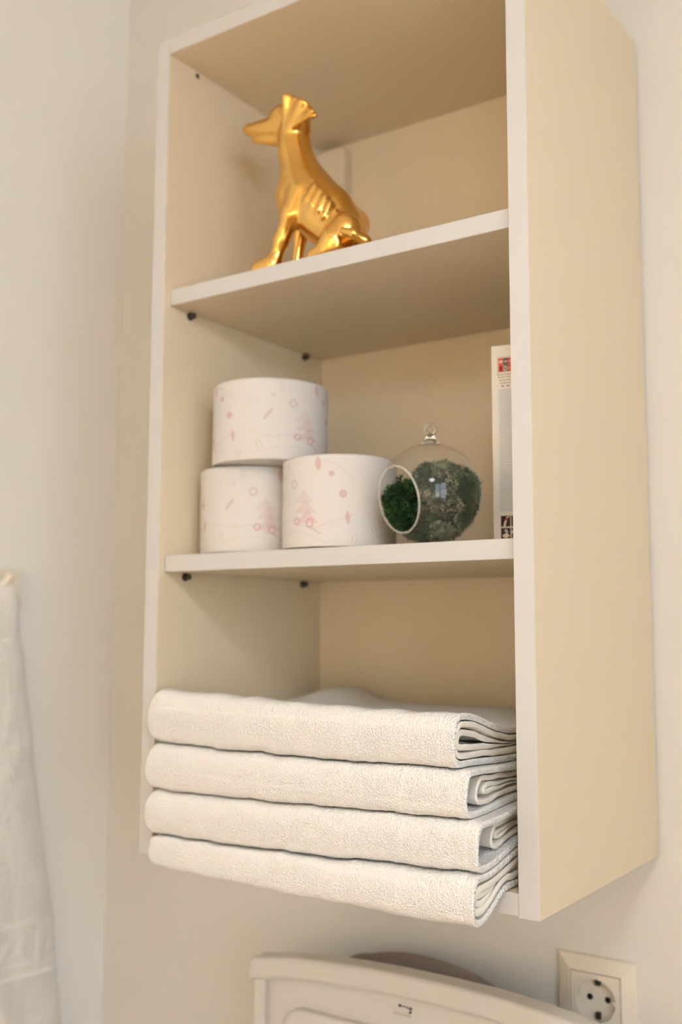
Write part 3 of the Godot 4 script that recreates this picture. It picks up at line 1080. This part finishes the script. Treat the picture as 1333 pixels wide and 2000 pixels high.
	for i in places.size():
		var p: Vector3 = places[i]
		var outwards := (p + Vector3(0, 0.012, 0)).normalized()
		var w := (outwards + Vector3(rng.randf_range(-1, 1), rng.randf_range(-1, 1), rng.randf_range(-1, 1)) * 0.8).normalized()
		var size := rng.randf_range(0.0036, 0.0074)
		var room := R - 0.0008 - p.length()
		if w.dot(outwards) > 0.2: size = minf(size, maxf(0.0022, room / w.dot(outwards)))
		var bs := Basis(Quaternion(Vector3.UP, w)) * Basis(Vector3.UP, rng.randf() * TAU)
		mm.set_instance_transform(i, Transform3D(bs.scaled(Vector3.ONE * size), p))
		# clumps: a grey green kind in the middle, dark green kinds to both sides
		var s := p.dot(right) / R
		var v := nz.get_noise_3d(p.x * 900.0, p.y * 900.0, p.z * 900.0)
		var kind := 0
		var grey := 0.5 - absf(s - 0.12) * 1.1 + v * 1.3
		if s < -0.30: kind = 0 if v < 0.05 else 1
		elif grey > 0.42: kind = 3
		elif grey > 0.24: kind = 4
		elif v > 0.10: kind = 2
		elif v > -0.15: kind = 1
		var col: Color = tones[kind] * rng.randf_range(0.45, 1.6)
		col.a = 1.0
		mm.set_instance_color(i, col)
	var mi := MultiMeshInstance3D.new()
	mi.name = "moss_sprigs"
	mi.multimesh = mm
	mi.set_meta("kind", "stuff")
	m.add_child(mi)

# ---------------------------------------------------------------- carton
func build_carton() -> void:
	var t := thing("carton_box", "slim white printed carton with red and black logo, half behind right panel", "box", Vector3(0.3185, 0.2773, -0.1000))
	t.rotation.y = deg_to_rad(8.0)
	var w := 0.062
	var h := 0.1795
	var body := mat(Color(0.93, 0.915, 0.89), 0.45)
	obj("carton", box(Vector3(0, 0, -0.032), Vector3(w, h, -0.0002), 0.0006), body, t)
	var st := begin()
	var c := [[Vector3(0.0006, 0.0006, 0), Vector2(0, 1)], [Vector3(w - 0.0006, 0.0006, 0), Vector2(1, 1)], [Vector3(w - 0.0006, h - 0.0006, 0), Vector2(1, 0)], [Vector3(0.0006, h - 0.0006, 0), Vector2(0, 0)]]
	for k in [0, 2, 1, 0, 3, 2]:
		st.set_smooth_group(1)
		st.set_uv(c[k][1])
		st.add_vertex(c[k][0])
	var print_m := mat(Color(1, 1, 1), 0.4)
	print_m.albedo_texture = box_picture()
	var f := obj("printed_front", done(st), print_m, t)
	f.set_meta("label", "printed front with logo, small type and four little pictures")

# ---------------------------------------------------------------- towel on the left wall
func along(table: Array, y: float) -> float:
	for k in table.size() - 1:
		if y <= table[k][0] and y >= table[k + 1][0]:
			var u := inverse_lerp(table[k][0], table[k + 1][0], y)
			return lerpf(table[k][1], table[k + 1][1], u)
	return table[0][1] if y > table[0][0] else table[-1][1]

# raised key pattern: 1 on the ridge, 0 between
func meander(u: float, v: float) -> float:
	u = fposmod(u, 1.0)
	var p := Vector2(u, v)
	var pts := [Vector2(0, 0.1), Vector2(0.85, 0.1), Vector2(0.85, 0.9), Vector2(0.25, 0.9), Vector2(0.25, 0.42), Vector2(0.58, 0.42), Vector2(0.58, 0.62)]
	var d := 1.0
	for k in pts.size() - 1: d = minf(d, p.distance_to(Geometry2D.get_closest_point_to_segment(p, pts[k], pts[k + 1])))
	return smoothstep(0.11, 0.05, d)

func build_hanging_towel() -> void:
	var right := [[0.262, -0.078], [0.250, -0.090], [0.236, -0.098], [0.1626, -0.117], [-0.053, -0.157], [-0.147, -0.1755], [-0.205, -0.182], [-0.27, -0.1905], [-0.33, -0.195]]
	var left := [[0.262, -0.062], [0.250, -0.050], [0.20, -0.035], [0.0, -0.032], [-0.15, -0.058], [-0.224, -0.0905], [-0.243, -0.1000], [-0.33, -0.150]]
	var t := thing("hanging_towel", "cream white towel with a woven key border hanging on the left wall", "towel", Vector3(WALL_X, 0, 0))
	var st := begin()
	var nu := 90
	var nv := 330
	var rows := []
	for j in nv + 1:
		var y := lerpf(0.262, -0.33, float(j) / nv)
		var zr := along(right, y)
		var zl := along(left, y)
		var line := PackedVector3Array()
		for i in nu + 1:
			var u := float(i) / nu
			var z := lerpf(zr, zl, u)
			var edge := sqrt(maxf(0.0, 1.0 - pow(2.0 * u - 1.0, 8.0)))
			var x := 0.004 + 0.016 * edge + 0.004 * sin(u * 5.0 + 0.6) * edge + 0.002 * tn.get_noise_2d(z * 900.0, y * 500.0)
			x += 0.00030 * tn.get_noise_3d(z * 20000.0, y * 20000.0, 4.0)
			if y > 0.2: x += 0.012 * smoothstep(0.2, 0.255, y) * edge
			# woven band
			for b in [[-0.1395, 0.0035], [-0.2010, 0.0035]]:
				x += 0.0013 * smoothstep(b[1], b[1] * 0.4, absf(y - b[0])) * edge
			if y < -0.1475 and y > -0.1935: x += (0.0014 * meander((z + 0.20) / 0.062, (y + 0.1935) / 0.046) - 0.0008) * edge
			line.append(Vector3(x, y, z))
		rows.append(line)
	for j in nv:
		for i in nu:
			quad(st, rows[j][i], rows[j][i + 1], rows[j + 1][i + 1], rows[j + 1][i], Vector3.RIGHT, 1)
	for j in nv:
		for i in [0, nu]:
			var a: Vector3 = rows[j][i]
			var b: Vector3 = rows[j + 1][i]
			quad(st, a, b, Vector3(0.001, b.y, b.z), Vector3(0.001, a.y, a.z), Vector3(0, 0, -1 if i == 0 else 1), 2)
	for i in nu:
		var a: Vector3 = rows[nv][i]
		var b: Vector3 = rows[nv][i + 1]
		quad(st, a, b, Vector3(0.001, b.y, b.z), Vector3(0.001, a.y, a.z), Vector3.DOWN, 3)
	obj("terry_cloth", done(st), M.terry, t)
	var h := thing("towel_hook", "cream square wall hook that carries the hanging towel", "hook", Vector3(WALL_X, 0.257, -0.090))
	var hm := mat(Color(0.95, 0.92, 0.86), 0.4)
	obj("plate", box(Vector3(0, -0.021, -0.027), Vector3(0.006, 0.021, 0.027), 0.0015), hm, h)
	obj("peg", tube(PackedVector3Array([Vector3(0.005, 0.002, 0.020), Vector3(0.025, 0.000, 0.020), Vector3(0.038, 0.006, 0.020), Vector3(0.042, 0.014, 0.020)]), PackedFloat32Array([0.005, 0.005, 0.005, 0.0055]), 16), hm, h)

# ---------------------------------------------------------------- appliance below the cabinet
func build_appliance() -> void:
	var z := -0.150
	var t := thing("appliance", "white plastic appliance with its lid standing open below the cabinet", "appliance")
	# lid seen from its inner side: an arched plate, a lip round its top and a raised inner panel
	var ol := PackedVector2Array()
	var xs := [0.020, 0.060, 0.100, 0.145, 0.190, 0.240, 0.289, 0.330, 0.360, 0.382]
	var ys := [-0.128, -0.1195, -0.1150, -0.1120, -0.1105, -0.1105, -0.1120, -0.1155, -0.1200, -0.1265]
	ol.append(Vector2(0.020, -0.300))
	for k in xs.size(): ol.append(Vector2(xs[k], ys[k]))
	ol.append(Vector2(0.384, -0.300))
	obj("lid_panel", plate(ol, z - 0.016, z - 0.006, 0.003), M.plastic, t)
	var lip := PackedVector2Array()
	for q in [[0.0140, -0.1345], [0.0150, -0.1285], [0.0190, -0.1250], [0.060, -0.1180], [0.100, -0.1140], [0.145, -0.1113], [0.190, -0.1100], [0.240, -0.1100], [0.289, -0.1112], [0.330, -0.1145], [0.360, -0.1183], [0.380, -0.1225], [0.3865, -0.1260], [0.388, -0.1320], [0.388, -0.1500], [0.380, -0.1470], [0.360, -0.1410], [0.330, -0.1365], [0.289, -0.1330], [0.240, -0.1315], [0.190, -0.1315], [0.145, -0.1328], [0.100, -0.1355], [0.060, -0.1395], [0.024, -0.1465], [0.0140, -0.1490]]:
		lip.append(Vector2(q[0], q[1]))
	obj("lid_lip", plate(lip, z - 0.016, z + 0.006, 0.004), M.plastic, t)
	for s in [0, 1]:
		var x0 := 0.0195 if s == 0 else 0.3705
		obj("lid_side", box(Vector3(x0, -0.300, z - 0.010), Vector3(x0 + 0.0135, -0.1400, z + 0.004), 0.003), M.plastic, t)
	obj("inner_panel", plate(rounded(Vector2(0.058, -0.330), Vector2(0.345, -0.1655), 0.022), z - 0.008, z + 0.003, 0.0025), M.plastic, t)
	var latch := obj("latch", box(Vector3(0.182, -0.1510, z - 0.0065), Vector3(0.200, -0.1490, z - 0.0035), 0.0006), M.plastic, t)
	latch.set_meta("label", "small moulded latch with dark pins")
	for q in [[0.1885, -0.1420, 0.0012], [0.2005, -0.1430, 0.0011], [0.1998, -0.1462, 0.0011]]:
		var st := begin()
		add_lathe(st, [[0.0, 0.0], [q[2], 0.0], [q[2], 0.0], [q[2], 0.0012], [0.0, 0.0014]], 16, Basis(Vector3(1, 0, 0), PI / 2), Vector3(q[0], q[1], z - 0.006))
		obj("latch_pin", done(st), M.black, t)
	obj("latch_wire", tube(PackedVector3Array([Vector3(0.1885, -0.1420, z - 0.0048), Vector3(0.1945, -0.1418, z - 0.0048), Vector3(0.2005, -0.1430, z - 0.0048)]), PackedFloat32Array([0.0004, 0.0004, 0.0004]), 8), M.black, t)
	# the body stands on the floor below the frame
	obj("body", box(Vector3(0.005, FLOOR_Y + 0.012, -0.255), Vector3(0.398, -0.310, 0.16), 0.012), M.plastic, t)
	for q in [[0.03, -0.23], [0.37, -0.23], [0.03, 0.13], [0.37, 0.13]]:
		obj("foot", lathe([[0.0, 0.0], [0.018, 0.0], [0.018, 0.0], [0.015, 0.013], [0.0, 0.013]], 20), M.hose, t, Vector3(q[0], FLOOR_Y, q[1]))
	for x0 in [0.06, 0.30]:
		obj("hinge", box(Vector3(x0, -0.318, z - 0.030), Vector3(x0 + 0.04, -0.292, z - 0.014), 0.003), M.plastic, t)
	# grey corrugated hose looped behind the lid
	var arc := Curve3D.new()
	var hp := [Vector3(0.070, -0.308, -0.235), Vector3(0.066, -0.22, -0.228), Vector3(0.085, -0.152, -0.225), Vector3(0.121, -0.1365, -0.224), Vector3(0.160, -0.1305, -0.224), Vector3(0.199, -0.1320, -0.224), Vector3(0.228, -0.1380, -0.224), Vector3(0.258, -0.1520, -0.224), Vector3(0.278, -0.20, -0.228), Vector3(0.280, -0.308, -0.235)]
	for k in hp.size():
		var hh: Vector3 = (hp[mini(k + 1, hp.size() - 1)] - hp[maxi(k - 1, 0)]) / 6.0
		arc.add_point(hp[k], -hh, hh)
	var pts := PackedVector3Array()
	var rad := PackedFloat32Array()
	var s2 := 0.0
	while s2 < arc.get_baked_length():
		pts.append(arc.sample_baked(s2, true))
		rad.append(0.0137 - 0.0018 * (0.5 + 0.5 * cos(s2 / 0.0032 * TAU)))
		s2 += 0.0005
	var hs := obj("drain_hose", tube(pts, rad, 24), M.hose, t)
	hs.set_meta("label", "grey corrugated hose arching behind the lid")

# ---------------------------------------------------------------- wall socket
func build_socket() -> void:
	var c := Vector3(0.3385, -0.1385, WALL_Z)
	var t := thing("wall_socket", "cream square wall socket with round recess below the cabinet", "socket", c)
	var m: StandardMaterial3D = M.socket
	# frame: bevelled square ring
	var st := begin()
	var sq := func(e: float, z: float) -> Array: return [Vector3(-e, -e, z), Vector3(e, -e, z), Vector3(e, e, z), Vector3(-e, e, z)]
	var loops := [sq.call(0.0385, 0.0), sq.call(0.0385, 0.0045), sq.call(0.0372, 0.0060), sq.call(0.0262, 0.0105), sq.call(0.0247, 0.0105), sq.call(0.0245, 0.0070)]
	for i in loops.size() - 1:
		for k in 4:
			var l := (k + 1) % 4
			var out: Vector3 = (loops[i][k] + loops[i][l]) * (1.0 if i < 4 else -1.0) + Vector3(0, 0, 0.0 if i == 0 or i == 4 else 0.08)
			quad(st, loops[i][k], loops[i][l], loops[i + 1][l], loops[i + 1][k], out)
	obj("frame", done(st, false), m, t)
	# insert with a round well
	var si := begin()
	var n := 64
	for k in n:
		var p := []
		for e in [k, k + 1]:
			var a: float = TAU * e / n
			var d := Vector3(cos(a), sin(a), 0)
			var sc: float = 0.0240 / maxf(absf(d.x), absf(d.y))
			p.append([d * sc, d * 0.0195, d * 0.0190, d])
		quad(si, p[0][0] + Vector3(0, 0, 0.0105), p[1][0] + Vector3(0, 0, 0.0105), p[1][1] + Vector3(0, 0, 0.0105), p[0][1] + Vector3(0, 0, 0.0105), Vector3.BACK, 1)
		quad(si, p[0][1] + Vector3(0, 0, 0.0105), p[1][1] + Vector3(0, 0, 0.0105), p[1][2] + Vector3(0, 0, 0.0008), p[0][2] + Vector3(0, 0, 0.0008), -p[0][3], 2)
		tri(si, p[0][2] + Vector3(0, 0, 0.0008), p[1][2] + Vector3(0, 0, 0.0008), Vector3(0, 0, 0.0008), Vector3.BACK, 3)
	for k in 4:
		var q: Array = sq.call(0.0240, 0.0105)
		var q2: Array = sq.call(0.0240, 0.0040)
		var l := (k + 1) % 4
		quad(si, q[k], q[l], q2[l], q2[k], q[k] + q[l])
	obj("insert", done(si, false), m, t)
	for s in [-1, 1]:
		var hl := begin()
		add_lathe(hl, [[0.0, 0.0], [0.0028, 0.0], [0.0028, 0.0], [0.0028, 0.0006], [0.0, 0.0006]], 24, Basis(Vector3(1, 0, 0), PI / 2), Vector3(0.0088 * s, 0, 0.0009))
		obj("pin_hole", done(hl), M.black, t)
		obj("earth_clip", box(Vector3(-0.0026, 0.0150 * s - 0.0030, 0.0010), Vector3(0.0026, 0.0150 * s + 0.0030, 0.0055), 0.0006), M.steel, t)
		obj("key_rib", box(Vector3(0.0185 * s - 0.0018, -0.0022, 0.0010), Vector3(0.0185 * s + 0.0018, 0.0022, 0.0100), 0.0005), m, t)
